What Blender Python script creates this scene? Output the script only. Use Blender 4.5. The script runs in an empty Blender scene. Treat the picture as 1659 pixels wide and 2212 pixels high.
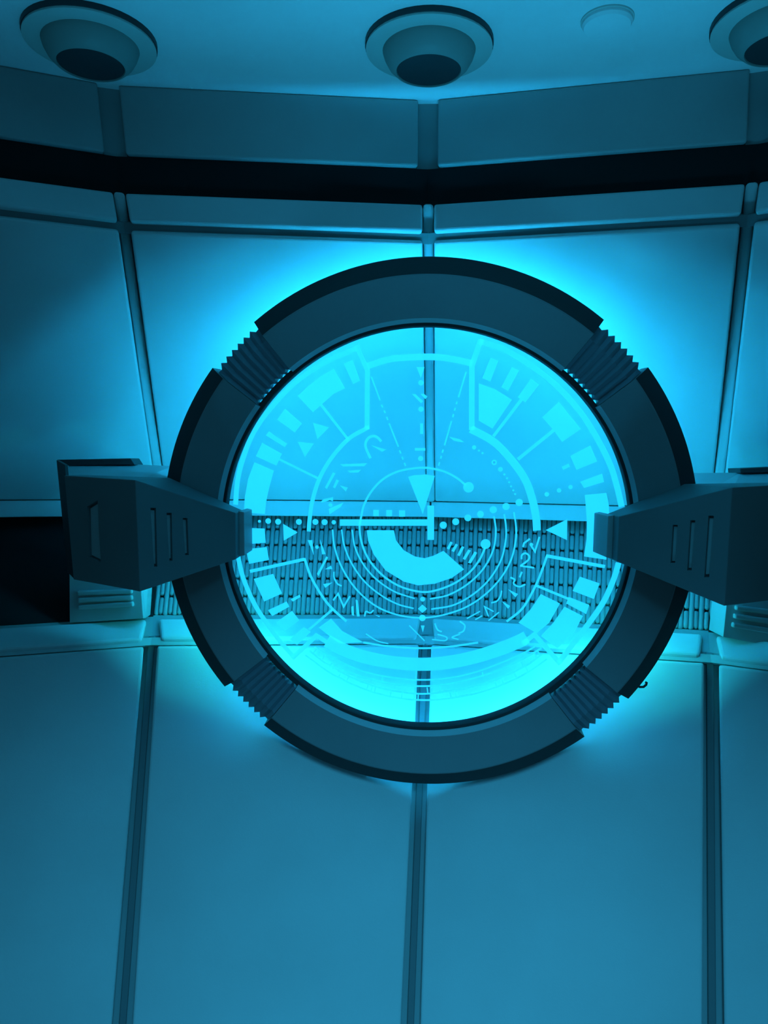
import bpy, bmesh, math
import numpy as np
from mathutils import Vector, Matrix

# ------------------------------------------------------------------ camera
F = 1661.0                      # focal length in pixels of the 1659 x 2212 frame
EYE = 1.5                       # eye height above the floor
pit = math.radians(3.65); rol = math.atan(.012)
FW = Vector((0, math.cos(pit), -math.sin(pit)))
UP = Vector((0, math.sin(pit), math.cos(pit))); RT = Vector((1, 0, 0))
CX = RT*math.cos(rol) + UP*math.sin(rol)
CY = -RT*math.sin(rol) + UP*math.cos(rol)
scn = bpy.context.scene
cd = bpy.data.cameras.new('camera'); cam = bpy.data.objects.new('camera', cd)
scn.collection.objects.link(cam); scn.camera = cam
cd.sensor_fit = 'VERTICAL'; cd.sensor_height = 36; cd.lens = F/2212*36
cd.clip_start = .02
m = Matrix((CX, CY, -FW)).transposed().to_4x4(); m.translation = (0, 0, EYE)
cam.matrix_world = m

# ------------------------------------------------------------------ world, exposure, light
w = bpy.data.worlds.new('world'); scn.world = w; w.use_nodes = True
bg = w.node_tree.nodes['Background']
bg.inputs[0].default_value = (.10, .50, .78, 1); bg.inputs[1].default_value = .09
STRIP = 57.0                   # LED strip strength
CYAN = (.012, .50, 1.0); TEAL = (.02, .95, .80)
def area(name, loc, aim, sx, sy, power, col, spread):
    l = bpy.data.lights.new(name, 'AREA'); l.shape = 'RECTANGLE'; l.size = sx; l.size_y = sy; l.energy = power; l.color = col; l.spread = math.radians(spread)
    o = bpy.data.objects.new(name, l); scn.collection.objects.link(o); o.location = loc
    o.rotation_euler = (Vector(aim)-Vector(loc)).to_track_quat('-Z', 'Y').to_euler(); return o
area('floor_fill', (.1, .45, .12), (.12, .72, 3), .5, .35, 2.7, (.03, .55, 1.0), 50)   # unseen floor-level fill, added to brighten the ceiling
area('low_wall_fill', (.1, -.25, 1.85), (.06, 1.2, .1), .35, .25, 3.4, (.04, .55, 1.0), 66)   # unseen fill added across the room, aimed low to brighten the lower wall
scn.view_settings.view_transform = 'Standard'; scn.view_settings.look = 'None'
scn.view_settings.exposure = .03; scn.view_settings.gamma = 1
scn.view_settings.use_curve_mapping = False

# ------------------------------------------------------------------ helpers
COL = scn.collection
def ray(x, y):
    return CX*((x-829.5)/F) + CY*((1106-y)/F) + FW
def at(x, y, Y):                # the point of the line of sight through (x, y) that lies Y in front of the eye
    d = ray(x, y); return Vector(d*(Y/d.y)) + Vector((0, 0, EYE))

def mat(name, col, rough=.5, emit=None, es=0, metal=0, grain=.0, bump=0, bs=200):
    M = bpy.data.materials.new(name); M.use_nodes = True
    nt = M.node_tree; b = nt.nodes['Principled BSDF']
    b.inputs['Base Color'].default_value = (*col, 1); b.inputs['Roughness'].default_value = rough
    b.inputs['Metallic'].default_value = metal
    b.inputs['Specular IOR Level'].default_value = .35
    if emit: b.inputs['Emission Color'].default_value = (*emit, 1); b.inputs['Emission Strength'].default_value = es
    if grain:
        tc = nt.nodes.new('ShaderNodeTexCoord'); n = nt.nodes.new('ShaderNodeTexNoise'); n.inputs['Scale'].default_value = 6
        n.inputs['Detail'].default_value = 5
        r = nt.nodes.new('ShaderNodeValToRGB')
        r.color_ramp.elements[0].position = .3; r.color_ramp.elements[1].position = .7
        r.color_ramp.elements[0].color = (*[c*(1-grain) for c in col], 1)
        r.color_ramp.elements[1].color = (*[min(1, c*(1+grain)) for c in col], 1)
        nt.links.new(tc.outputs['Object'], n.inputs['Vector']); nt.links.new(n.outputs[0], r.inputs[0])
        nt.links.new(r.outputs[0], b.inputs['Base Color'])
    if bump:
        tc = nt.nodes.new('ShaderNodeTexCoord'); n = nt.nodes.new('ShaderNodeTexNoise'); n.inputs['Scale'].default_value = bs
        bp = nt.nodes.new('ShaderNodeBump'); bp.inputs['Strength'].default_value = bump; bp.inputs['Distance'].default_value = .001
        nt.links.new(tc.outputs['Object'], n.inputs['Vector']); nt.links.new(n.outputs[0], bp.inputs['Height'])
        nt.links.new(bp.outputs[0], b.inputs['Normal'])
    return M
WALL = mat('pale_wall_plastic', (.62, .64, .64), .42, grain=.04, bump=.15, bs=400)
BACK = mat('grey_backing', (.34, .35, .35), .7, grain=.05)
BEAD = mat('grey_bead', (.48, .50, .50), .4)
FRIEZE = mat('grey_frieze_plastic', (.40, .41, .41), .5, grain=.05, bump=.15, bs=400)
SEAM = mat('dark_seam_and_groove_shade', (.18, .185, .19), .6)
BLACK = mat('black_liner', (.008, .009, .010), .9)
CEIL = mat('ceiling_paint', (.78, .80, .80), .8, grain=.05, bump=.3, bs=300)
FLOOR = mat('floor_vinyl', (.20, .21, .21), .5, grain=.1)
RODM = mat('moulded_rod_plastic', (.34, .35, .35), .5, bump=.3, bs=500)
RING = mat('ring_grey_plastic', (.29, .30, .31), .55, grain=.05, bump=.2, bs=600)
RINGD = mat('ring_dark_and_shade', (.045, .047, .05), .6)
GRIP = mat('grip_grey_plastic', (.24, .26, .30), .38)
ARM = mat('arm_grey_plastic', (.20, .205, .21), .55, grain=.05)
SLOT = mat('painted_lit_plastic', (.42, .44, .44), .5)
COVER = mat('cover_pale_plastic', (.45, .46, .46), .5)
LAMPM = mat('downlight_enamel', (.50, .53, .50), .5)
LAMPB = mat('downlight_bowl', (.26, .29, .27), .55)
DARK = mat('dark_lens_and_shade', (.03, .035, .04), .5)
LED = mat('led_strip', (.8, .9, 1), .5, CYAN, STRIP)
LEDG = mat('led_strip_teal', (.8, 1, .9), .5, TEAL, STRIP*.95)

def glassmat():
    M = bpy.data.materials.new('clear_acrylic'); M.use_nodes = True; nt = M.node_tree
    for n in list(nt.nodes): nt.nodes.remove(n)
    o = nt.nodes.new('ShaderNodeOutputMaterial'); mx = nt.nodes.new('ShaderNodeMixShader')
    t = nt.nodes.new('ShaderNodeBsdfTransparent'); t.inputs[0].default_value = (.93, .98, 1, 1)
    g = nt.nodes.new('ShaderNodeBsdfGlossy'); g.inputs['Roughness'].default_value = .02
    fr = nt.nodes.new('ShaderNodeFresnel'); fr.inputs[0].default_value = 1.3
    nt.links.new(fr.outputs[0], mx.inputs[0]); nt.links.new(t.outputs[0], mx.inputs[1]); nt.links.new(g.outputs[0], mx.inputs[2])
    nt.links.new(mx.outputs[0], o.inputs[0]); return M
def frostmat():
    M = bpy.data.materials.new('frosted_etching'); M.use_nodes = True; nt = M.node_tree
    for n in list(nt.nodes): nt.nodes.remove(n)
    o = nt.nodes.new('ShaderNodeOutputMaterial'); mx = nt.nodes.new('ShaderNodeMixShader'); mx.inputs[0].default_value = FROST
    t = nt.nodes.new('ShaderNodeBsdfTransparent'); t.inputs[0].default_value = (.95, .98, 1, 1)
    g = nt.nodes.new('ShaderNodeBsdfTranslucent'); g.inputs[0].default_value = (.62, .65, .68, 1)
    # the edge-lit acrylic glows where it is etched
    e = nt.nodes.new('ShaderNodeEmission'); e.inputs[0].default_value = (*CYAN, 1); e.inputs[1].default_value = GLOW
    ad = nt.nodes.new('ShaderNodeAddShader'); nt.links.new(g.outputs[0], ad.inputs[0]); nt.links.new(e.outputs[0], ad.inputs[1])
    nt.links.new(t.outputs[0], mx.inputs[1]); nt.links.new(ad.outputs[0], mx.inputs[2])
    nt.links.new(mx.outputs[0], o.inputs[0]); return M
FROST = .80; GLOW = .84
GLASS = glassmat(); ETCH = frostmat()

def link(name, me, material, parent=None, smooth=False):
    me.materials.append(material) if not me.materials else None
    o = bpy.data.objects.new(name, me); COL.objects.link(o)
    if parent: o.parent = parent
    if smooth:
        for p in me.polygons: p.use_smooth = True
    return o
def mesh(name, V, Fs, material, parent=None, smooth=False, bevel=0, seg=2, angle=30):
    bm = bmesh.new(); vs = [bm.verts.new(v) for v in V]
    for f_ in Fs: bm.faces.new([vs[i] for i in f_])
    bmesh.ops.recalc_face_normals(bm, faces=bm.faces)
    if bevel:
        es = [e for e in bm.edges if len(e.link_faces) == 2 and e.calc_face_angle(0) > math.radians(angle)]
        bmesh.ops.bevel(bm, geom=es, offset=bevel, segments=seg, affect='EDGES', profile=.5, clamp_overlap=True)
    me = bpy.data.meshes.new(name); bm.to_mesh(me); bm.free()
    return link(name, me, material, parent, smooth)
def prism(name, front, back, material, parent=None, bevel=0, **k):
    n = len(front); V = list(front)+list(back)
    Fs = [list(range(n)), list(range(2*n-1, n-1, -1))] + [[i, i+n, (i+1) % n+n, (i+1) % n] for i in range(n)]
    return mesh(name, V, Fs, material, parent, bevel=bevel, **k)
def tag(o, label=None, cat=None, group=None, kind=None):
    if label: o['label'] = label
    if cat: o['category'] = cat
    if group: o['group'] = group
    if kind: o['kind'] = kind
    return o
def empty(name, loc):
    o = bpy.data.objects.new(name, None); COL.objects.link(o); o.location = loc; o.empty_display_size = .05
    return o
def reparent(parent):           # children were built in world space: keep them there
    inv = Matrix.Translation(-Vector(parent.location))
    for ch in [c for c in COL.objects if c.parent == parent]: ch.matrix_parent_inverse = inv

# ------------------------------------------------------------------ the wall's plan and profile
AL, AR = math.radians(4.4), math.radians(-13.3)
TURN = math.radians(17.3)
def plan(cpx, Y, lx, rx):
    """corner points left to right of one height of the faceted wall"""
    C = at(*cpx, Y)
    def seam(px, a):
        y = cpx[1]
        for _ in range(6):
            d = ray(px, y); k = d.x/d.y; t = math.tan(a)
            Yp = (C.y - C.x*t)/(1-k*t); Xp = k*Yp
            P = Vector((Xp, Yp, C.z)); r = P-Vector((0, 0, EYE)); y = 1106-F*r.dot(CY)/r.dot(FW)
        return P
    L = seam(lx, AL); R_ = seam(rx, AR)
    out = [L, C, R_]
    ll = (L-C).length; lr = (R_-C).length
    a = AL
    for k in range(2):
        a += TURN; out.insert(0, out[0]-Vector((math.cos(a), math.sin(a), 0))*ll)
    a = AR
    for k in range(2):
        a -= TURN; out.append(out[-1]+Vector((math.cos(a), math.sin(a), 0))*lr)
    return out
LV = {
 'ceil':    plan((925, 216), 1.325, 233, 1646),
 'frieze_b': plan((924, 360), 1.333, 249, 1640),
 'band_b':  plan((925, 441), 1.345, 257, 1625),
 'mini_b':  plan((925, 500), 1.337, 267, 1616),
 'main_t':  plan((925, 524), 1.345, 269, 1614),
 'main_b':  plan((930, 1084), 1.68, 350, 1546),
 'ledge_b': plan((930, 1117), 1.68, 350, 1546),
 'shelf_t': plan((921, 1333), 1.52, 330, 1532),
 'shelf_b': plan((919, 1376), 1.465, 327, 1535),
 'low_t':   plan((918, 1392), 1.457, 325, 1537),
 'low_b':   plan((887, 2212), 1.26, 262, 1541)}
k_ = (LV['low_b'][2].z)/(LV['low_t'][2].z-LV['low_b'][2].z)
LV['floor'] = [b+(b-a)*k_ for a, b in zip(LV['low_t'], LV['low_b'])]
for p in LV['floor']: p.z = 0
for a, b in (('ledge_b', 'main_b'),):      # the ledge strip is plumb
    LV[a] = [Vector((q.x, q.y, LV[a][2].z)) for q in LV[b]]
CEN = Vector((0, -.35, 0))
def out(p, d):                  # step d outwards, away from the middle of the room
    v = Vector((p.x-CEN.x, p.y-CEN.y, 0)).normalized(); return p+v*d

NAMES = ['wall_far_left', 'wall_left', 'wall_centre_left', 'wall_centre_right', 'wall_right', 'wall_far_right']
# order of corners: LLL, LL, L, C, R, RR, RRR -> pad the lists to 7
for k in LV:
    assert len(LV[k]) == 7, len(LV[k])

def slab(name, tl, tr, br, bl, parent, material=WALL, th=.022, bevel=.004, sink=0):
    n = (tr-tl).cross(bl-tl).normalized()
    if n.dot(Vector((0, 0, EYE))-tl) < 0: n = -n
    q = [p-n*sink for p in (tl, tr, br, bl)]
    return prism(name, q, [p-n*th for p in q], material, parent, bevel=bevel, seg=3)
def band(i, a, b, gl, gr, za=0, zb=0):  # quad of facet i between levels a and b, inset gl / gr from the seams
    A0, A1, B0, B1 = LV[a][i], LV[a][i+1], LV[b][i], LV[b][i+1]
    def ins(p, q, g, h):
        u = (q-p).normalized(); return p+u*g, q-u*h
    tl, tr = ins(A0, A1, gl[0], gr[0]); bl, br = ins(B0, B1, gl[1], gr[1])
    return tl, tr, br, bl
def lerp(p, q, t): return p+(q-p)*t

def shell(i, rows, material, name, parent):
    V = []; 
    for lv, d in rows: V += [out(LV[lv][i], d), out(LV[lv][i+1], d)]
    Fs = [[2*j, 2*j+1, 2*j+3, 2*j+2] for j in range(len(rows)-1)]
    return mesh(name, V, Fs, material, parent)

WL = ['far left wall facet, mostly beyond the left edge of the picture',
      'left wall facet with the black recess behind the left arm',
      'centre left wall facet behind the left half of the ring',
      'centre right wall facet behind the right half of the ring',
      'right wall facet behind the right arm, cut by the picture edge',
      'far right wall facet beyond the right arm']
REC = .085                      # depth of the recess with the moulded rods
walls = []
for i in range(6):
    # backing shell with the return faces of the recess
    rows = [('ceil', .024), ('frieze_b', .024), ('frieze_b', .07), ('band_b', .07), ('band_b', .024), ('main_b', .024),
            ('ledge_b', .024), ('ledge_b', REC), ('shelf_t', .040), ('shelf_t', .024), ('shelf_b', .024), ('low_b', .024), ('floor', .024)]
    W = shell(i, rows, BACK, NAMES[i], None); tag(W, WL[i], None, None, 'structure')
    walls.append(W)
    fz, um, lo = (.0165, .0165), (.0095, .0095), (.0115, .017)
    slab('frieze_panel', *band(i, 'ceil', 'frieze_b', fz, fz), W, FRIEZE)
    slab('upper_rail_panel', *band(i, 'band_b', 'mini_b', um, um), W, bevel=.0045)
    slab('upper_panel', *band(i, 'main_t', 'main_b', um, um), W, bevel=.0045)
    slab('ledge_strip', *band(i, 'main_b', 'ledge_b', (.001, .001), (.001, .001)), W, th=.03, bevel=.0015, sink=.004)
    slab('lower_rail_panel', *band(i, 'shelf_t', 'shelf_b', lo, lo), W, bevel=.006)
    slab('lower_panel', *band(i, 'low_t', 'floor', (.0115, .020), (.0115, .020)), W, bevel=.005)
    # black channel liner behind the dark band
    slab('channel_liner', *[out(p, .012) for p in band(i, 'frieze_b', 'band_b', (0, 0), (0, 0))], W, BLACK, th=.03, bevel=0)
    # rear grooves between rail panels and main panels
    slab('groove_liner', *[out(p, .010) for p in band(i, 'mini_b', 'main_t', (0, 0), (0, 0))], W, SEAM, th=.01, bevel=0)  # darkened liner paints the shadow inside the upper groove
    slab('groove_liner', *[out(p, .008) for p in band(i, 'shelf_b', 'low_t', (.0, .0), (.0, .0))], W, BEAD, th=.01, bevel=0)
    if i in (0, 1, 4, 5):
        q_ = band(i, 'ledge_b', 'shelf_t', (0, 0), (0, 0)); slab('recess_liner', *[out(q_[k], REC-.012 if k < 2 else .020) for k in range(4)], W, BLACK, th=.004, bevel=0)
# seam strips: a rounded bead fills each upper seam, a flat strip each frieze seam and lower seam
def strip(a, b, j, width, proud, depth, parent, material, name, bevel):
    A, B = LV[a][j], LV[b][j]
    u = Vector((-(A.y-CEN.y), A.x-CEN.x, 0)).normalized()
    q = [A+u*width, A-u*width, B-u*width, B+u*width]
    prism(name, [out(p, -proud) for p in q], [out(p, depth) for p in q], material, parent, bevel=bevel, seg=3)
for j in range(1, 6):
    W = walls[j-1] if j <= 3 else walls[j]
    strip('band_b', 'main_b', j, .0091, .004, .024, W, WALL, 'seam_bead', .005)
    strip('ceil', 'frieze_b', j, .018, -.014, .024, W, BACK, 'seam_strip', 0)
    strip('shelf_b', 'floor', j, .006, -.012, .024, W, SEAM, 'seam_strip', .002)

# moulded rods of the recess: staggered round ended rods, six rows high
def rod_mesh(L, r, name='rod'):
    bm = bmesh.new(); n = 8; rings = []
    prof = [(-L/2, .35*r), (-L/2+r*.5, r*.9), (-L/2+r, r), (L/2-r, r), (L/2-r*.5, r*.9), (L/2, .35*r)]
    for z, rr in prof:
        rings.append([bm.verts.new((rr*math.cos(2*math.pi*k/n), rr*math.sin(2*math.pi*k/n), z)) for k in range(n)])
    for a, b in zip(rings, rings[1:]):
        for k in range(n): bm.faces.new([a[k], a[(k+1) % n], b[(k+1) % n], b[k]])
    bm.faces.new(rings[0][::-1]); bm.faces.new(rings[-1])
    me = bpy.data.meshes.new(name); bm.to_mesh(me); bm.free(); me.materials.append(RODM)
    for p in me.polygons: p.use_smooth = True
    return me
NR = 6; rl = (out(LV['ledge_b'][3], REC-.020)-out(LV['shelf_t'][3], .028)).length; rh = rl/NR   # the rods lean back from the shelf
full = rod_mesh(rh*.88, .0049); rib = rod_mesh(rl, .0049, 'rib')
def rods(i, W, t0, t1, ncol):
    A0, A1 = out(LV['shelf_t'][i], .028), out(LV['shelf_t'][i+1], .028)
    B0, B1 = out(LV['ledge_b'][i], REC-.020), out(LV['ledge_b'][i+1], REC-.020)
    items = []
    for c in range(ncol):
        t = t0+(t1-t0)*(c+.5)/ncol
        lo_, hi = lerp(A0, A1, t), lerp(B0, B1, t)
        segs = [(.5, rib)] if c % 2 == 0 else [((k+.5)/NR, full) for k in range(NR)]
        rz = (hi-lo_).to_track_quat('Z', 'Y')
        for s, me in segs: items.append((lerp(lo_, hi, s) + Vector((0, -.0012*((c*7+int(s*6)*3) % 3), 0)), rz, me, c))
    items.sort(key=lambda q: (abs(q[0].x-.08)))
    for p, rz, me, c in items[:298]:
        o = bpy.data.objects.new('long_rod' if me is rib else 'rod', me); COL.objects.link(o); o.parent = W
        o.rotation_mode = 'QUATERNION'; o.rotation_quaternion = rz; o.location = p
    rest = items[298:]
    if rest:
        bm = bmesh.new()
        for p, rz, me, c in rest:
            b2 = bmesh.new(); b2.from_mesh(me); b2.transform(Matrix.Translation(p) @ rz.to_matrix().to_4x4())
            tmp = bpy.data.meshes.new('t'); b2.to_mesh(tmp); b2.free(); bm.from_mesh(tmp); bpy.data.meshes.remove(tmp)
        me = bpy.data.meshes.new('outer_rods'); bm.to_mesh(me); bm.free(); me.materials.append(RODM)
        for p in me.polygons: p.use_smooth = True
        o = link('outer_rods', me, RODM, W); o['kind'] = 'stuff'
rods(2, walls[2], 0.0, 1, 60)
rods(3, walls[3], 0, 1.0, 60)
rods(4, walls[4], 0, .07, 4)

# ceiling and floor, running on behind the camera
def room_poly(level, z, d):
    P = [out(p, d) for p in LV[level]]
    a, b = P[0], P[-1]
    P += [Vector((b.x+.25, -1.2, z)), Vector((a.x-.25, -1.2, z))]
    for p in P: p.z = z
    return P
zc = LV['ceil'][3].z
P = room_poly('ceil', zc, .024)
tag(prism('ceiling', P, [p+Vector((0, 0, .05)) for p in P], CEIL), 'smooth pale ceiling over the faceted wall', kind='structure')
P = room_poly('floor', 0, .024)
tag(prism('floor', P, [p-Vector((0, 0, .05)) for p in P], FLOOR), 'plain floor below the picture', kind='structure')

# ------------------------------------------------------------------ the ring
C0 = Vector((.0658, 1.26, EYE-.1175))
tt, ww = .0719, .0741
RN = Vector((math.sin(ww), math.cos(tt)*math.cos(ww), math.sin(tt))).normalized()   # points away from the eye
RU = Vector((1, 0, 0)) - RN*RN.x; RU.normalize(); RV = RU.cross(RN); RV = -RV if RV.z < 0 else RV
def RP(r, a, off): return C0 + RU*(r*math.cos(a)) + RV*(r*math.sin(a)) + RN*off
def uv_of(x, y, off):
    d = ray(x, y); o = Vector((0, 0, EYE)); c = C0+RN*off
    P = o + d*((c-o).dot(RN)/d.dot(RN)); q = P-c
    return q.dot(RU), q.dot(RV)
def ang(x, y, off=.02):
    u, v = uv_of(x, y, off); return math.atan2(v, u) % (2*math.pi)

ring = empty('round_display', C0); tag(ring, 'big round clear display disc in a dark grey ring with four ridged grips', 'display')
g_ur = (ang(1397, 797), ang(1303, 694)); g_ul = (ang(549, 698), ang(460, 797))
g_ll = (ang(487, 1483), ang(574, 1563)); g_lr = (ang(1262, 1592), ang(1357, 1511))
grips = [g_ur, g_ul, g_ll, g_lr]
def sweep(name, prof, a0, a1, n, material, parent=ring, closed=True, caps=True, smooth_ang=None, mats=None):
    """sweep a profile of (radius, depth) pairs round the ring axis; prof may be a function of the step"""
    bm = bmesh.new(); rows = []
    full_ = abs((a1-a0)-2*math.pi) < 1e-6
    for k in range(n if full_ else n+1):
        a = a0+(a1-a0)*k/n; pr = prof(k, n) if callable(prof) else prof
        rows.append([bm.verts.new(RP(r, a, o)) for r, o in pr])
    m_ = len(rows[0]); K = len(rows)
    fm = []
    for k in range(K if full_ else K-1):
        A, B = rows[k], rows[(k+1) % K]
        for j in range(m_ if closed else m_-1):
            f_ = bm.faces.new([A[j], A[(j+1) % m_], B[(j+1) % m_], B[j]])
            if mats: f_.material_index = mats[j]
    if not full_ and caps: bm.faces.new(rows[0][::-1]); bm.faces.new(rows[-1])
    bmesh.ops.recalc_face_normals(bm, faces=bm.faces)
    me = bpy.data.meshes.new(name); bm.to_mesh(me); bm.free()
    o = link(name, me, material, parent)
    for p in me.polygons: p.use_smooth = smooth_ang is not None
    if smooth_ang is not None:
        me.set_sharp_from_angle(angle=math.radians(smooth_ang))
    return o
segp = [(.3482, 0), (.4140, 0), (.4165, .0015), (.4474, .027), (.4474, .072), (.444, .078), (.436, .078), (.430, .0755), (.3690, .0755), (.3680, .060), (.3495, .045), (.3425, .0125)]
segm = [0, 0, 1, 1, 1, 1, 1, 1, 1, 0, 0, 2]  # outer side painted dark for shade, inner lip pale for catching light
def seg(a0, a1):
    o = sweep('ring_segment', segp, a0, a1, max(12, int((a1-a0)*40)), RING, smooth_ang=25, mats=segm)
    o.data.materials.append(RINGD); o.data.materials.append(SLOT); return o
seg(g_ur[1], g_ul[0]); seg(g_ul[1], g_ll[0]); seg(g_ll[1], g_lr[0]); seg(g_lr[1], g_ur[0]+2*math.pi)
def gripprof(k, n):
    d = 0 if k % 2 == 0 else 1
    r = .4405 - (.0075 if d else 0); fo = .0045 + (.005 if d else 0); ri = .3500 + (.0035 if d else -.003)
    if k in (0, n): r = .434
    return [(ri, fo), (.408, fo), (r, .026), (r, .070), (.376, .0745), (ri+.010, .070), (ri+.010, .046), (ri, .030)]
for g0, g1 in grips:
    o = sweep('ridged_grip', gripprof, g0+.002, g1-.002, 14, GRIP); tag(o, 'ridged dark grip let into the ring')
# inner flange that holds the disc, beside a lip painted pale for its lit look
sweep('inner_lip', [(.3470, .0150), (.3480, .034), (.3370, .034), (.3368, .018), (.3380, .0150)], 0, 2*math.pi, 180, RINGD, smooth_ang=30)
# rear rim: toothed at the four grips, seen through the disc low down
def rear(k, n):
    r = .3655
    return [(.3645, .060), (.3670, .060), (.3670, .0805), (.3645, .0805)]
for s0, s1 in ((g_ur[1], g_ul[0]), (g_ul[1], g_ll[0]), (g_ll[1], g_lr[0]), (g_lr[1], g_ur[0]+2*math.pi)):
    sweep('rear_rim', rear, s0-.1, s1+.1, 40, RING, smooth_ang=30)
# light strip tucked behind the flange
def led(a0, a1, n, material, label=None):
    o = sweep('light_strip', [(.3720, .0770), (.3790, .0770), (.3790, .0850), (.3720, .0850)], a0, a1, n, material)
    tag(o, label or 'cyan light strip hidden behind the disc edge')
d_ = math.radians
cuts = [(d_(-36), d_(-20), LEDG), (d_(-20), d_(200), LED), (d_(200), d_(216), LEDG), (d_(216), d_(324), LED)]
for a, b, M_ in cuts: led(a, b, max(8, int((b-a)*30)), M_)
# clear disc
GO = .0375
disc = sweep('clear_disc', [(.0001, GO), (.3455, GO), (.3470, GO+.0008), (.3470, GO+.0062), (.3455, GO+.007), (.0001, GO+.007)], 0, 2*math.pi, 160, GLASS, closed=False, smooth_ang=30)
tag(disc, 'clear acrylic disc with frosted instrument graphics')
# screw nub and hook on the outside of the ring
def lathe(name, prof, origin, axis, n, material, parent):
    axis = axis.normalized(); u = axis.orthogonal().normalized(); v = axis.cross(u)
    bm = bmesh.new(); rows = []
    for r, h in prof: rows.append([bm.verts.new(origin+axis*h+(u*math.cos(2*math.pi*k/n)+v*math.sin(2*math.pi*k/n))*max(r, 1e-5)) for k in range(n)])
    for A, B in zip(rows, rows[1:]):
        for k in range(n): bm.faces.new([A[k], A[(k+1) % n], B[(k+1) % n], B[k]])
    bm.faces.new(rows[0][::-1]); bm.faces.new(rows[-1]); bmesh.ops.recalc_face_normals(bm, faces=bm.faces)
    me = bpy.data.meshes.new(name); bm.to_mesh(me); bm.free()
    o = link(name, me, material, parent, True); me.set_sharp_from_angle(angle=math.radians(35)); return o
a_ = ang(440, 1423); lathe('edge_knob', [(.005, -.004), (.005, .003), (.0035, .006), (.001, .007)], RP(.447, a_, .06), RP(1, a_, 0)-C0, 12, RINGD, ring)
def tube(name, pts, r, material, parent, n=8):
    bm = bmesh.new(); rows = []
    for k, p in enumerate(pts):
        t = (pts[min(k+1, len(pts)-1)]-pts[max(k-1, 0)]).normalized(); u = t.cross(RN).normalized(); v = t.cross(u)
        rows.append([bm.verts.new(p+(u*math.cos(2*math.pi*j/n)+v*math.sin(2*math.pi*j/n))*r) for j in range(n)])
    for A, B in zip(rows, rows[1:]):
        for k in range(n): bm.faces.new([A[k], A[(k+1) % n], B[(k+1) % n], B[k]])
    bm.faces.new(rows[0][::-1]); bm.faces.new(rows[-1]); bmesh.ops.recalc_face_normals(bm, faces=bm.faces)
    me = bpy.data.meshes.new(name); bm.to_mesh(me); bm.free(); return link(name, me, material, parent, True)
def rp(x, y, off):
    u, v = uv_of(x, y, off); return C0+RN*off+RU*u+RV*v
tube('edge_hook', [rp(x, y, .06) for x, y in ((1374, 1480), (1382, 1484), (1390, 1484), (1396, 1479), (1397, 1475), (1394, 1474))], .0022, RINGD, ring)

# ------------------------------------------------------------------ etched graphics on the disc
# drawn in four magnified views of the disc: view number, x, y
S = 3.318
ORG = {1: (450, 700), 2: (900, 700), 3: (450, 1080), 4: (900, 1080)}
EO = GO-.0006; ecount = {}
def E(v, pts): return [Vector(uv_of(ORG[v][0]+x/S, ORG[v][1]+y/S, EO)) for x, y in pts]
PX = 1.288/F                    # metres per photograph pixel on the disc
def flat(name, polys):
    bm = bmesh.new()
    for poly in polys:
        vs = [bm.verts.new(C0+RN*EO+RU*p[0]+RV*p[1]) for p in poly]
        try: bm.faces.new(vs)
        except ValueError: pass
    bmesh.ops.triangulate(bm, faces=[f_ for f_ in bm.faces if len(f_.verts) > 4])
    # a thin layer with thickness
    ret = bmesh.ops.extrude_face_region(bm, geom=list(bm.faces))
    for v in [g for g in ret['geom'] if isinstance(g, bmesh.types.BMVert)]: v.co += RN*.0004
    me = bpy.data.meshes.new(name); bm.to_mesh(me); bm.free(); return link(name, me, ETCH, disc)
def poly(v, pts, name='etched_block'): flat(name, [E(v, pts)])
def tri(v, pts): poly(v, pts, 'etched_triangle')
def dot(v, x, y, r, name='etched_dot'):
    c = E(v, [(x, y)])[0]; rr = r/S*PX
    flat(name, [[c+Vector((math.cos(2*math.pi*k/20), math.sin(2*math.pi*k/20)))*rr for k in range(20)]])
def cat(pts, n=8):
    P_ = [pts[0]*2-pts[1]]+pts+[pts[-1]*2-pts[-2]]; out_ = []
    for i in range(1, len(P_)-2):
        a, b, c, d = P_[i-1:i+3]
        for k in range(n):
            t = k/n; out_.append(.5*((2*b)+(c-a)*t+(2*a-5*b+4*c-d)*t*t+(3*b-a-3*c+d)*t**3))
    return out_+[P_[-2]]
def stroke(v, pts, w, smooth=True, name='etched_arc'):
    line(E(v, pts), w, smooth, name)
def line(p, w, smooth=True, name='etched_arc'):
    if smooth and len(p) > 2: p = cat(p)
    h = w/S*PX/2; Lf, Rt = [], []
    for k in range(len(p)):
        d0 = (p[k]-p[k-1]).normalized() if k else None; d1 = (p[k+1]-p[k]).normalized() if k < len(p)-1 else None
        d = d0 or d1
        if d0 and d1: d = (d0+d1).normalized()
        nn = Vector((-d.y, d.x)); s = 1
        if d0 and d1: s = 1/max(.35, nn.dot(Vector((-d0.y, d0.x))))
        Lf.append(p[k]+nn*h*s); Rt.append(p[k]-nn*h*s)
    bm = bmesh.new(); to = lambda q: C0+RN*EO+RU*q[0]+RV*q[1]
    a = [bm.verts.new(to(q)) for q in Lf]; b = [bm.verts.new(to(q)) for q in Rt]
    for k in range(len(p)-1): bm.faces.new([a[k], b[k], b[k+1], a[k+1]])
    ret = bmesh.ops.extrude_face_region(bm, geom=list(bm.faces))
    for v_ in [g for g in ret['geom'] if isinstance(g, bmesh.types.BMVert)]: v_.co += RN*.0004
    me = bpy.data.meshes.new(name); bm.to_mesh(me); bm.free(); link(name, me, ETCH, disc)
def rect(v, x0, y0, x1, y1, name='etched_bar'): poly(v, [(x0, y0), (x1, y0), (x1, y1), (x0, y1)], name)
def glyph(v, pts, w): stroke(v, pts, w, True, 'etched_glyph')
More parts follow.
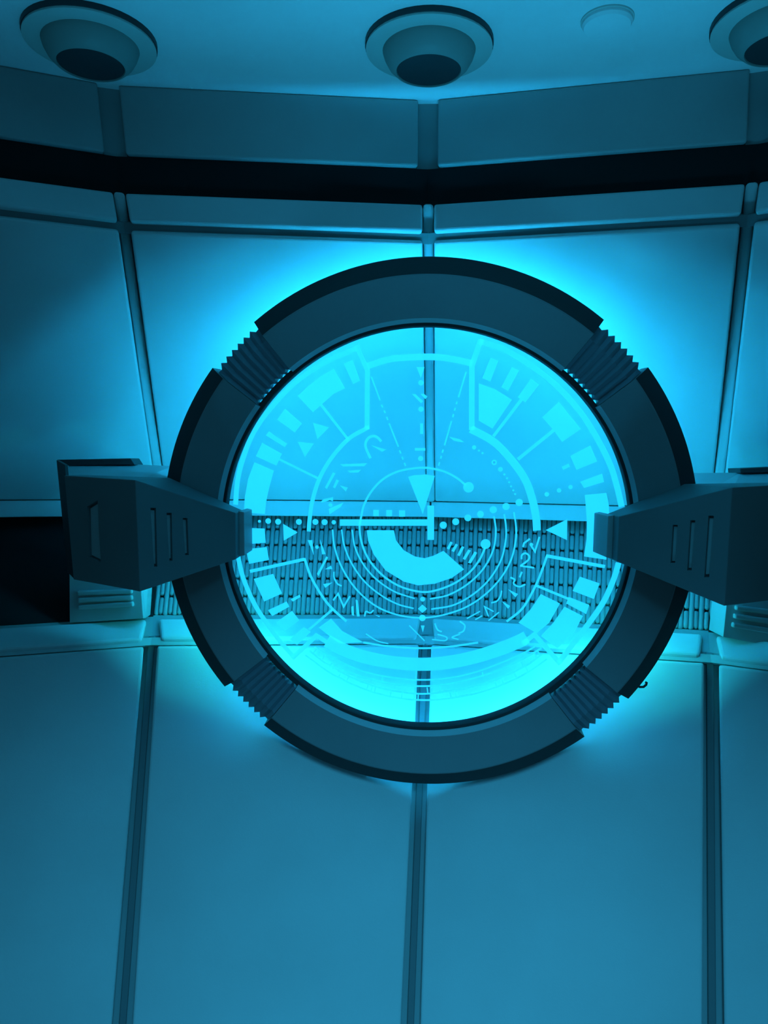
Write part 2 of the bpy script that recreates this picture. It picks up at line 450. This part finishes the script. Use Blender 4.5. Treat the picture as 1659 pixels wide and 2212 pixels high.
def gpoly(v, pts): poly(v, pts, 'etched_glyph')
def join(pa, pb): return E(*pa)+E(*pb)

# frames and arcs, upper half
stroke(1, [(1060, 172), (840, 272), (640, 405), (470, 575), (330, 765), (250, 960), (210, 1120), (195, 1295)], 36)
stroke(1, [(1060, 150), (1140, 330), (1138, 755)], 36, False, 'etched_frame')
stroke(1, [(1150, 738), (1010, 820), (890, 950), (800, 1100), (750, 1250), (727, 1390), (720, 1487)], 30)
line(join((1, [(1140, 300), (1300, 252), (1480, 237), (1640, 237)]), (2, [(280, 255), (400, 282)])), 46)
stroke(2, [(462, 110), (396, 300), (395, 760)], 40, False, 'etched_frame')
stroke(2, [(448, 122), (620, 178), (800, 282), (1000, 438), (1170, 625), (1300, 830), (1392, 1020), (1440, 1180), (1470, 1310)], 42)
stroke(2, [(388, 752), (540, 835), (660, 950), (770, 1100), (825, 1240), (855, 1380), (862, 1480)], 55)
poly(1, [(640, 515), (720, 440), (810, 370), (900, 318), (980, 460), (900, 500), (820, 570), (750, 632)])
poly(1, [(970, 285), (1035, 255), (1088, 405), (1038, 430)])
poly(1, [(550, 605), (672, 712), (620, 778), (493, 685)])
poly(1, [(435, 768), (565, 858), (548, 882), (412, 798)])
poly(1, [(385, 850), (528, 930), (488, 1015), (340, 948)])
poly(1, [(330, 990), (470, 1050), (435, 1180), (415, 1270), (405, 1362), (255, 1350), (262, 1240), (285, 1110)])
stroke(1, [(805, 575), (1005, 830)], 20, False, 'etched_line'); stroke(1, [(510, 970), (790, 1108)], 17, False, 'etched_line')
tri(1, [(750, 708), (866, 740), (782, 825)]); tri(1, [(640, 843), (758, 855), (692, 953)])
for a, b in (((1168, 378), (1232, 548)), ((1240, 578), (1250, 598)), ((1260, 620), (1268, 638)), ((1278, 665), (1287, 688)), ((1296, 712), (1362, 880)), ((1370, 905), (1380, 928)), ((1388, 950), (1396, 972)), ((1405, 995), (1414, 1018))):
    stroke(1, [a, b], 11, False, 'etched_dash')
for a, b in (((355, 342), (300, 525)), ((290, 555), (285, 575)), ((277, 600), (271, 622)), ((265, 645), (259, 668)), ((250, 695), (200, 870)), ((190, 900), (184, 922)), ((178, 945), (172, 965)), ((165, 990), (157, 1015))):
    stroke(2, [a, b], 11, False, 'etched_dash')
tri(1, [(1492, 308), (1550, 308), (1524, 390)]); dot(1, 1524, 421, 19)
poly(1, [(1460, 502), (1485, 502), (1540, 552), (1525, 568)]); poly(1, [(1520, 500), (1545, 500), (1570, 520), (1556, 538)])
dot(1, 1524, 610, 19); rect(1, 1518, 712, 1540, 788); rect(1, 1480, 888, 1556, 908); dot(1, 1522, 964, 19)
glyph(1, [(1162, 962), (1130, 890), (1128, 850), (1150, 815), (1185, 803), (1215, 815), (1240, 842)], 19)
gpoly(1, [(1165, 868), (1278, 900), (1245, 916)])
gpoly(1, [(945, 1005), (1140, 997), (1118, 1018), (965, 1022)]); gpoly(1, [(997, 1050), (1096, 1043), (1075, 1064), (1015, 1066)])
gpoly(1, [(893, 1063), (912, 1070), (850, 1182), (835, 1172)]); gpoly(1, [(918, 1113), (937, 1122), (908, 1178), (893, 1170)])
gpoly(1, [(943, 1157), (1000, 1172), (985, 1200)])
gpoly(1, [(802, 1280), (825, 1255), (895, 1240), (893, 1270), (872, 1262), (820, 1278)]); dot(1, 875, 1298, 15)
gpoly(1, [(862, 1325), (880, 1325), (968, 1280), (950, 1310), (868, 1365)])
# inner circle, open at the right, a dot on each end
line(join((3, [(1093, 130), (1084, 200), (1095, 290), (1130, 390), (1190, 480), (1280, 565), (1400, 630), (1540, 660)]), (4, [(160, 642), (280, 592), (380, 518), (450, 430), (492, 340)])), 14)
line(join((1, [(1093, 1392), (1115, 1300), (1165, 1205), (1245, 1118), (1350, 1060), (1480, 1033), (1580, 1032)]), (2, [(200, 1058), (290, 1105), (355, 1158)])), 15)
dot(2, 372, 1170, 38); dot(4, 494, 316, 36)
poly(1, [(1432, 1095), (1475, 1083), (1560, 1078), (1624, 1088), (1537, 1362)])
rect(1, 1182, 1332, 1222, 1376, 'etched_square'); rect(1, 1275, 1333, 1317, 1378, 'etched_square'); rect(1, 1367, 1336, 1411, 1381, 'etched_square')
rect(1, 942, 1400, 1570, 1446); rect(1, 1570, 1301, 1618, 1547)
for x, y, r in ((366, 1414, 11), (429, 1412, 21), (500, 1417, 22), (649, 1418, 22), (767, 1418, 22), (833, 1420, 22), (899, 1421, 16)): dot(1, x, y, r)
tri(3, [(536, 172), (640, 233), (540, 292)])
poly(3, [(255, 200), (403, 205), (411, 307), (260, 318)]); poly(3, [(270, 353), (418, 338), (435, 430), (292, 458)])
# nested arcs under the centre
stroke(3, [(1030, 215), (1052, 340), (1110, 460), (1200, 565), (1330, 655), (1480, 707)], 11)
stroke(3, [(955, 212), (975, 330), (1030, 460), (1120, 585), (1240, 685), (1360, 748), (1472, 778)], 11)
line(join((3, [(890, 212), (905, 340), (960, 490), (1060, 640), (1200, 760), (1360, 825), (1530, 845)]), (4, [(200, 822), (360, 765), (500, 670), (610, 550), (680, 420), (710, 290), (712, 190), (697, 88)])), 12)
stroke(4, [(95, 710), (230, 680), (370, 600), (480, 490), (548, 360), (568, 230), (555, 118)], 12)
stroke(4, [(105, 783), (260, 755), (400, 680), (520, 570), (605, 430), (638, 290), (640, 190), (628, 102)], 12)
flat('etched_block', [join((3, [(1135, 217), (1330, 217), (1345, 290), (1400, 360), (1480, 405), (1550, 418)]), (4, [(120, 400), (192, 365), (340, 497), (250, 560), (130, 600), (10, 612)])) + E(3, [(1400, 585), (1270, 505), (1185, 390), (1145, 290)])])
for q in ([(243, 298), (258, 306), (233, 356), (216, 347)], [(280, 313), (296, 322), (268, 373), (250, 365)], [(325, 330), (342, 338), (308, 403), (290, 396)], [(370, 355), (388, 363), (348, 430), (330, 422)], [(415, 370), (434, 378), (388, 457), (368, 450)]): poly(4, q, 'etched_bar')
for x, y, r in ((191, 181, 26), (280, 156, 25), (367, 128, 25), (457, 102, 25), (549, 70, 26), (641, 47, 26), (735, 18, 26)): dot(4, x, y, r)
for x, y, r in ((412, 884, 15), (447, 907, 8), (472, 925, 8), (600, 1041, 17), (629, 1078, 8), (648, 1105, 7), (663, 1134, 7), (677, 1163, 7), (693, 1192, 7), (706, 1219, 7), (933, 1220, 16), (1021, 1192, 16), (1103, 1168, 15)): dot(2, x, y, r)
c_ = E(2, [(556, 992)])[0]; line([c_+Vector((math.cos(t*math.pi/10), math.sin(t*math.pi/10)))*14/S*PX for t in range(21)], 10, False, 'etched_circle')
gpoly(2, [(233, 808), (310, 825), (342, 848), (290, 842), (265, 835)])
for q in ([(530, 238), (587, 262), (528, 413), (470, 388)], [(683, 307), (735, 332), (655, 480), (607, 452)], [(820, 388), (880, 432), (780, 562), (725, 525)], [(445, 424), (560, 465), (684, 542), (543, 750), (445, 693)],
          [(1020, 555), (1178, 752), (1043, 846), (985, 765), (900, 668)], [(1100, 945), (1245, 870), (1295, 985), (1145, 1045)], [(1040, 1022), (1090, 1000), (1100, 1022), (1050, 1046)], [(1172, 1130), (1330, 1072), (1343, 1132), (1200, 1175)]): poly(2, q)
stroke(2, [(752, 540), (550, 805)], 22, False, 'etched_line'); stroke(2, [(982, 762), (725, 970)], 24, False, 'etched_line')
flat('etched_block', [E(2, [(1205, 1225), (1360, 1210), (1378, 1295)])+E(4, [(1383, 200), (1360, 428), (1200, 405), (1218, 280), (1220, 150), (1212, 40)])])
tri(4, [(925, 216), (1080, 138), (1078, 288)])
# lower left
stroke(3, [(210, 395), (250, 560), (330, 745), (430, 900), (520, 1020), (612, 1125)], 34)
stroke(3, [(300, 1000), (612, 1128), (775, 972)], 34, False, 'etched_frame') if False else stroke(3, [(600, 1136), (775, 972), (850, 1020)], 34, False, 'etched_frame')
stroke(3, [(298, 512), (690, 425)], 24, False, 'etched_frame'); stroke(3, [(688, 418), (740, 560), (830, 710), (900, 790), (990, 870)], 18)
for q in ([(325, 565), (465, 530), (528, 670), (400, 728)], [(428, 790), (562, 728), (580, 765), (458, 832)], [(600, 795), (652, 862), (545, 942), (487, 877)], [(590, 712), (655, 678), (662, 695), (605, 728)],
          [(685, 912), (735, 945), (635, 1040), (583, 1000)], [(880, 850), (960, 940), (1110, 1020), (940, 1030), (790, 915)]): poly(3, q)
stroke(3, [(890, 785), (720, 930)], 17, False, 'etched_line')
gpoly(3, [(712, 288), (745, 288), (757, 398)]); dot(3, 779, 338, 13); gpoly(3, [(800, 282), (840, 388), (815, 390)])
gpoly(3, [(845, 405), (858, 412), (790, 545), (778, 530)]); gpoly(3, [(880, 470), (888, 495), (835, 497)])
glyph(3, [(900, 515), (903, 560), (925, 600), (955, 617)], 11); gpoly(3, [(890, 592), (823, 603), (838, 630)])
stroke(3, [(895, 720), (930, 672), (970, 765), (1015, 690)], 13, False, 'etched_glyph')
gpoly(3, [(1055, 715), (1070, 720), (1085, 835), (1065, 835)]); gpoly(3, [(1025, 765), (1040, 760), (1045, 830), (1028, 825)])
glyph(3, [(1120, 835), (1130, 800), (1160, 810), (1185, 790)], 11); gpoly(3, [(1190, 822), (1230, 833), (1225, 840)])
dot(3, 1536, 711, 18); poly(3, [(1534, 750), (1568, 780), (1534, 810), (1502, 780)], 'etched_diamond'); dot(3, 1534, 846, 24); tri(3, [(1523, 900), (1550, 900), (1538, 950)])
# lower right
stroke(4, [(1448, 450), (1415, 560), (1345, 720), (1245, 870), (1130, 1020), (1020, 1165)], 40)
stroke(4, [(1032, 1176), (845, 965), (760, 1030)], 36, False, 'etched_frame')
stroke(4, [(645, 872), (760, 775), (850, 620), (900, 500), (935, 400)], 16); stroke(4, [(928, 400), (1350, 478)], 24, False, 'etched_frame')
stroke(4, [(860, 615), (1090, 710)], 18, False, 'etched_line')
for q in ([(1170, 550), (1312, 598), (1270, 710), (1118, 652)], [(1090, 695), (1238, 752), (1215, 818), (1072, 742)], [(890, 675), (1028, 742), (950, 880), (860, 955), (730, 880), (820, 780)], [(1060, 765), (1192, 832), (1130, 950), (1010, 1065), (890, 975), (980, 880)]): poly(4, q)
stroke(4, [(762, 338), (770, 310), (812, 278)], 13, False, 'etched_glyph'); dot(4, 822, 320, 13); stroke(4, [(880, 265), (848, 370), (822, 330)], 13, False, 'etched_glyph')
glyph(4, [(752, 425), (755, 395), (780, 382), (805, 400), (800, 430), (745, 472)], 13); stroke(4, [(742, 472), (842, 486)], 13, False, 'etched_glyph')
glyph(4, [(755, 515), (738, 555)], 13); glyph(4, [(672, 555), (702, 572), (695, 600), (735, 622), (780, 605)], 12)
gpoly(4, [(655, 640), (727, 675), (708, 697)]); glyph(4, [(610, 650), (600, 690), (575, 725), (535, 738)], 10); gpoly(4, [(610, 725), (670, 760), (655, 780)])
stroke(4, [(552, 800), (487, 765), (515, 835)], 9, False, 'etched_glyph'); stroke(4, [(455, 798), (360, 850)], 9, False, 'etched_glyph'); stroke(4, [(470, 830), (420, 858)], 9, False, 'etched_glyph'); stroke(4, [(590, 805), (515, 865)], 9, False, 'etched_glyph')
glyph(4, [(110, 1000), (200, 1008), (215, 985), (150, 962)], 9); glyph(4, [(300, 1000), (255, 985), (310, 962)], 9); glyph(4, [(310, 870), (345, 900), (335, 940), (300, 955)], 11)
glyph(4, [(130, 885), (150, 930), (180, 945)], 10)
stroke(3, [(1130, 960), (1210, 1010), (1290, 1030)], 8); stroke(3, [(1440, 900), (1500, 960), (1550, 1010)], 8, True, 'etched_glyph')
# wide frosted band and the ticked rails at the bottom
line(join((3, [(850, 1010), (960, 1070), (1100, 1120), (1300, 1162), (1535, 1178)]), (4, [(240, 1162), (420, 1125), (580, 1075), (720, 1020), (790, 985)])), 100)
line(join((3, [(1110, 1022), (1300, 1050), (1535, 1063)]), (4, [(250, 1050), (440, 1022)])), 14)
line(join((3, [(725, 1082), (860, 1180), (1080, 1262), (1300, 1315), (1535, 1335)]), (4, [(240, 1315), (420, 1275), (600, 1215), (760, 1140), (895, 1062)])), 13)
line(join((3, [(760, 1055), (900, 1140), (1100, 1225), (1310, 1272), (1535, 1290)]), (4, [(240, 1275), (420, 1235), (600, 1170), (760, 1100), (850, 1050)])), 12)
line(join((3, [(695, 1112), (900, 1255), (1130, 1360), (1340, 1415), (1535, 1435)]), (4, [(240, 1422), (430, 1385), (600, 1330), (780, 1245), (935, 1140)])), 13)
line(join((3, [(930, 1225), (1130, 1315), (1340, 1370), (1535, 1390)]), (4, [(240, 1370), (430, 1335), (600, 1275), (780, 1190), (900, 1105)])), 12)
for v, a, b in ((3, (775, 1065), (755, 1095)), (3, (805, 1085), (785, 1120)), (3, (835, 1105), (815, 1140)), (3, (885, 1165), (870, 1200)), (3, (905, 1175), (893, 1210)), (3, (945, 1240), (930, 1275)), (3, (1005, 1268), (990, 1300)), (3, (1145, 1325), (1135, 1360)), (3, (1175, 1335), (1165, 1370)), (3, (1200, 1340), (1192, 1375)), (3, (1250, 1262), (1240, 1305)), (3, (1310, 1370), (1305, 1408)), (3, (1390, 1380), (1385, 1420)), (3, (1475, 1390), (1472, 1430)), (3, (1505, 1390), (1503, 1432)),
                 (4, (75, 1345), (80, 1388)), (4, (100, 1345), (105, 1385)), (4, (165, 1335), (172, 1375)), (4, (240, 1380), (250, 1418)), (4, (275, 1372), (285, 1410)), (4, (470, 1235), (480, 1270)), (4, (560, 1300), (575, 1335)), (4, (610, 1285), (625, 1322)), (4, (700, 1240), (720, 1275)), (4, (750, 1160), (765, 1195)), (4, (780, 1195), (800, 1235)), (4, (840, 1095), (860, 1125)), (4, (865, 1080), (885, 1110))):
    stroke(v, [a, b], 9, False, 'etched_tick')

# ------------------------------------------------------------------ the two arms
def arm(name, label, P, ridge, end, outer, YR, YE, YO, slots, side):
    """ridge, end, outer: (top pixel, bottom pixel); the ridge is the nearest edge"""
    t = empty(name, at(ridge[0][0], (ridge[0][1]+ridge[1][1])/2, YR)); tag(t, label, 'arm')
    R0, R1 = at(*ridge[0], YR), at(*ridge[1], YR)
    E0, E1 = at(*end[0], YE), at(*end[1], YE)
    O0, O1 = at(*outer[0], YO), at(*outer[1], YO)
    def back(p, Yb): return Vector((p.x, Yb, p.z))
    front = [O0, R0, E0, E1, R1, O1]
    YB = YE+.062
    V = front + [back(O0, YO+.06), back(R0, YO+.05), back(E0, YB), back(E1, YB), back(R1, YO+.05), back(O1, YO+.06)]
    Fs = [[0, 1, 4, 5], [1, 2, 3, 4], [6, 7, 1, 0], [7, 8, 2, 1], [8, 9, 3, 2], [9, 10, 4, 3], [10, 11, 5, 4], [11, 6, 0, 5], [11, 10, 7, 6], [10, 9, 8, 7]]
    body = mesh('arm_body', V, Fs, ARM, None, bevel=.0012, seg=2)
    # cut slots, then lay pale strips in them, painting light on their inner walls
    n = (E0-R0).cross(R1-R0).normalized(); n = -n if n.dot(Vector((0, 0, EYE))-R0) < 0 else n
    def onface(x, y, n_, P0):
        d = ray(x, y); o = Vector((0, 0, EYE)); return o+d*((P0-o).dot(n_)/d.dot(n_))
    cutters = []
    for q, face in slots:
        if face == 'taper': nn, P0 = n, R0
        else:
            nn = (O0-R0).cross(R1-R0).normalized(); nn = -nn if nn.dot(Vector((0, 0, EYE))-R0) < 0 else nn; P0 = R0
        pts = [onface(x, y, nn, P0) for x, y in q]
        c = prism('cutter', [p+nn*.01 for p in pts], [p-nn*.008 for p in pts], ARM); cutters.append(c)
        cen = sum(pts, Vector())/4
        ins = [cen+(p-cen)*.92 for p in pts]
        prism('slot_lit_strip', [p-nn*.0045 for p in ins], [p-nn*.0085 for p in ins], SLOT, t, bevel=.0006)
    for c in cutters:
        md = body.modifiers.new('b', 'BOOLEAN'); md.operation = 'DIFFERENCE'; md.object = c; md.solver = 'EXACT'
    dg = bpy.context.evaluated_depsgraph_get(); me = bpy.data.meshes.new_from_object(body.evaluated_get(dg))
    body.modifiers.clear(); body.data = me
    for c in cutters: bpy.data.objects.remove(c, do_unlink=True)
    body.parent = t
    return t, back, YB

armL, _, _ = arm('support_arm', 'dark faceted arm with one wide and three thin slots holding the ring at left', None,
    ((292, 1037), (302, 1278)), ((509, 1108), (510, 1208)), ((139, 1027), (159, 1252)), 1.105, 1.215, 1.23,
    [([(188, 1094), (211, 1080), (216, 1216), (191, 1204)], 'box'),
     ([(325, 1097), (337, 1097), (340, 1224), (333, 1224)], 'taper'), ([(360, 1108), (371, 1108), (373, 1211), (366, 1211)], 'taper'), ([(395, 1119), (405, 1119), (408, 1199), (400, 1199)], 'taper')], -1)
armR, _, _ = arm('support_arm', 'dark faceted arm with three thin slots holding the ring at right', None,
    ((1582, 1053), (1565, 1309)), ((1337, 1116), (1333, 1213)), ((1745, 1044), (1725, 1290)), 1.06, 1.165, 1.19,
    [([(1453, 1134), (1464, 1134), (1458, 1216), (1448, 1216)], 'taper'), ([(1491, 1124), (1502, 1124), (1494, 1232), (1484, 1232)], 'taper'), ([(1530, 1114), (1542, 1114), (1532, 1247), (1521, 1247)], 'taper')], 1)
# clamp that reaches from each arm's end to the disc
def clamp(t, e0, e1, YE, YB, sx):
    A, B = at(*e0, YE), at(*e1, YE); dx = .009*sx
    f_ = [A, Vector((A.x+dx, A.y, A.z-.002)), Vector((B.x+dx, B.y, B.z+.002)), B]
    f_ = [p+Vector((0, .028, 0)) for p in f_]
    prism('disc_clamp', f_, [Vector((p.x, YB, p.z)) for p in f_], COVER, t, bevel=.001)
clamp(armL, (508, 1106), (509, 1207), 1.215, 1.318, 1); clamp(armR, (1338, 1115), (1334, 1212), 1.165, 1.272, -1)
# pale sloping cover and dark edge plate behind each arm
def cover(t, fr, bk, Yf, Yb, plate, side_px):
    f3 = [at(x, y, Yf) for x, y in fr]; b3 = [at(x, y, Yb) for x, y in bk]
    low = [Vector((p.x, p.y, p.z-.03)) for p in f3]; lowb = [Vector((p.x, p.y, p.z-.055)) for p in b3]
    n_ = len(f3); V = f3+b3+low+lowb; Fs = []
    for k in range(n_-1):
        Fs += [[k, k+1, n_+k+1, n_+k], [2*n_+k, 2*n_+k+1, k+1, k], [n_+k, n_+k+1, 3*n_+k+1, 3*n_+k], [3*n_+k, 3*n_+k+1, 2*n_+k+1, 2*n_+k]]
    Fs += [[0, n_, 3*n_, 2*n_], [n_-1, 2*n_-1, 4*n_-1, 3*n_-1]]
    mesh('top_cover', V, Fs, COVER, t)
    pf = [at(x, y, Yb-.02) for x, y in plate]; prism('edge_plate', pf, [p+Vector((0, .05, 0)) for p in pf], RINGD, t, bevel=.001)
    sp = [at(x, y, Y) for x, y, Y in side_px]; prism('side_plate', sp, [p+Vector((0, .012, 0)) for p in sp], RINGD, t)
cover(armL, [(140, 1030), (292, 1040), (356, 1060)], [(150, 1003), (290, 1003), (372, 1007)], 1.30, 1.42,
      [(123, 993), (282, 990), (291, 1004), (128, 1006)], [(122, 994, 1.36), (140, 1004, 1.26), (160, 1250, 1.24), (146, 1236, 1.36)])
cover(armR, [(1508, 1071), (1583, 1056), (1745, 1048)], [(1496, 1022), (1600, 1021), (1745, 1016)], 1.27, 1.38,
      [(1599, 1012), (1745, 1006), (1745, 1018), (1600, 1022)], [(1740, 1015, 1.2), (1760, 1000, 1.3), (1750, 1300, 1.3), (1725, 1290, 1.2)])
# wall brackets under the arms, standing in the recess on the lower rail
def bracket(label, fq, sq, Yf, Ys, bars, Yb=1.80):
    t = empty('wall_bracket', at(fq[2][0], fq[2][1], Yf)); tag(t, label, 'bracket')
    f4 = [at(x, y, Yf) for x, y in fq]; s2 = [at(x, y, Ys) for x, y in sq]   # front: tl, tr, br, bl ; side: top, bottom
    V = f4+s2+[Vector((s2[0].x, Yb, s2[0].z)), Vector((s2[1].x, Yb, s2[1].z)), Vector((f4[0].x, Yb, f4[0].z)), Vector((f4[3].x, Yb, f4[3].z))]
    Fs = [[0, 1, 2, 3], [1, 4, 5, 2], [4, 6, 7, 5], [0, 8, 6, 4, 1], [3, 2, 5, 7, 9], [0, 3, 9, 8], [8, 9, 7, 6]]
    mesh('bracket_body', V, Fs, COVER, t, bevel=.0015)
    for q in bars:
        pf = [at(x, y, Yf-.0075) for x, y in q]; prism('raised_bar', pf, [p+Vector((0, .010, 0)) for p in pf], COVER, t, bevel=.003, seg=3)
    return t
bracket('grey bracket with three raised bars under the left arm', [(148, 1100), (292, 1100), (310, 1336), (150, 1346)], [(330, 1100), (315, 1335)], 1.43, 1.47,
    [[(165, 1277), (284, 1273), (285, 1283), (166, 1287)], [(166, 1292), (284, 1286), (286, 1297), (167, 1303)], [(167, 1308), (286, 1300), (288, 1311), (168, 1318)]], 1.50)
bracket('grey bracket with three raised bars under the right arm', [(1590, 1100), (1800, 1100), (1790, 1418), (1562, 1376)], [(1575, 1100), (1560, 1374)], 1.35, 1.38,
    [[(1591, 1308), (1700, 1322), (1700, 1334), (1590, 1319)], [(1588, 1326), (1700, 1342), (1700, 1355), (1587, 1337)], [(1584, 1345), (1700, 1363), (1700, 1376), (1583, 1356)]], 1.41)

# ------------------------------------------------------------------ ceiling fittings
def on_ceiling(x, y):
    d = ray(x, y); return Vector((0, 0, EYE))+d*((zc-EYE)/d.z)
DN = Vector((0, 0, -1))
def downlight(x, y, k, label):
    p = on_ceiling(x, y); t = empty('downlight', p); tag(t, label, 'light', 'round downlights on the ceiling')
    lathe('flange', [(.086*k, .002), (.096*k, .0075), (.0965*k, .011), (.088*k, .013), (.068*k, .012), (.066*k, .004)], p, DN, 48, LAMPM, t)
    lathe('flange_shade', [(.0972*k, -.002), (.0976*k, .001), (.0976*k, .0075), (.094*k, .0085)], p, DN, 48, DARK, t)  # dark ring painting the shade on the flange's outer side
    lathe('bowl', [(.072*k, .0), (.071*k, .012), (.068*k, .021), (.062*k, .031), (.053*k, .039), (.0495*k, .040), (.048*k, .036), (.047*k, .034)], p, DN, 48, LAMPB, t)
    lathe('lens', [(.0485*k, .033), (.0485*k, .0385), (.046*k, .039), (.01, .039)], p, DN, 40, DARK, t)
    return t
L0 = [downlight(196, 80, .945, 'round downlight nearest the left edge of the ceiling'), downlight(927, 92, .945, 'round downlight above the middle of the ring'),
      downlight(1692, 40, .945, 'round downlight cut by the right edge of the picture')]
p = on_ceiling(1312, 42)
t = empty('ceiling_sensor', p); tag(t, 'small low round cap on the ceiling between two downlights', 'sensor')
lathe('cap', [(.033, -.002), (.0335, .006), (.031, .010), (.012, .0125), (.001, .013)], p, DN, 40, CEIL, t)
lathe('cap_seat', [(.0355, -.002), (.0355, .002), (.033, .0025)], p, DN, 40, LAMPM, t)

bpy.context.view_layer.update()
for r in [o for o in COL.objects if o.type == 'EMPTY']: reparent(r)
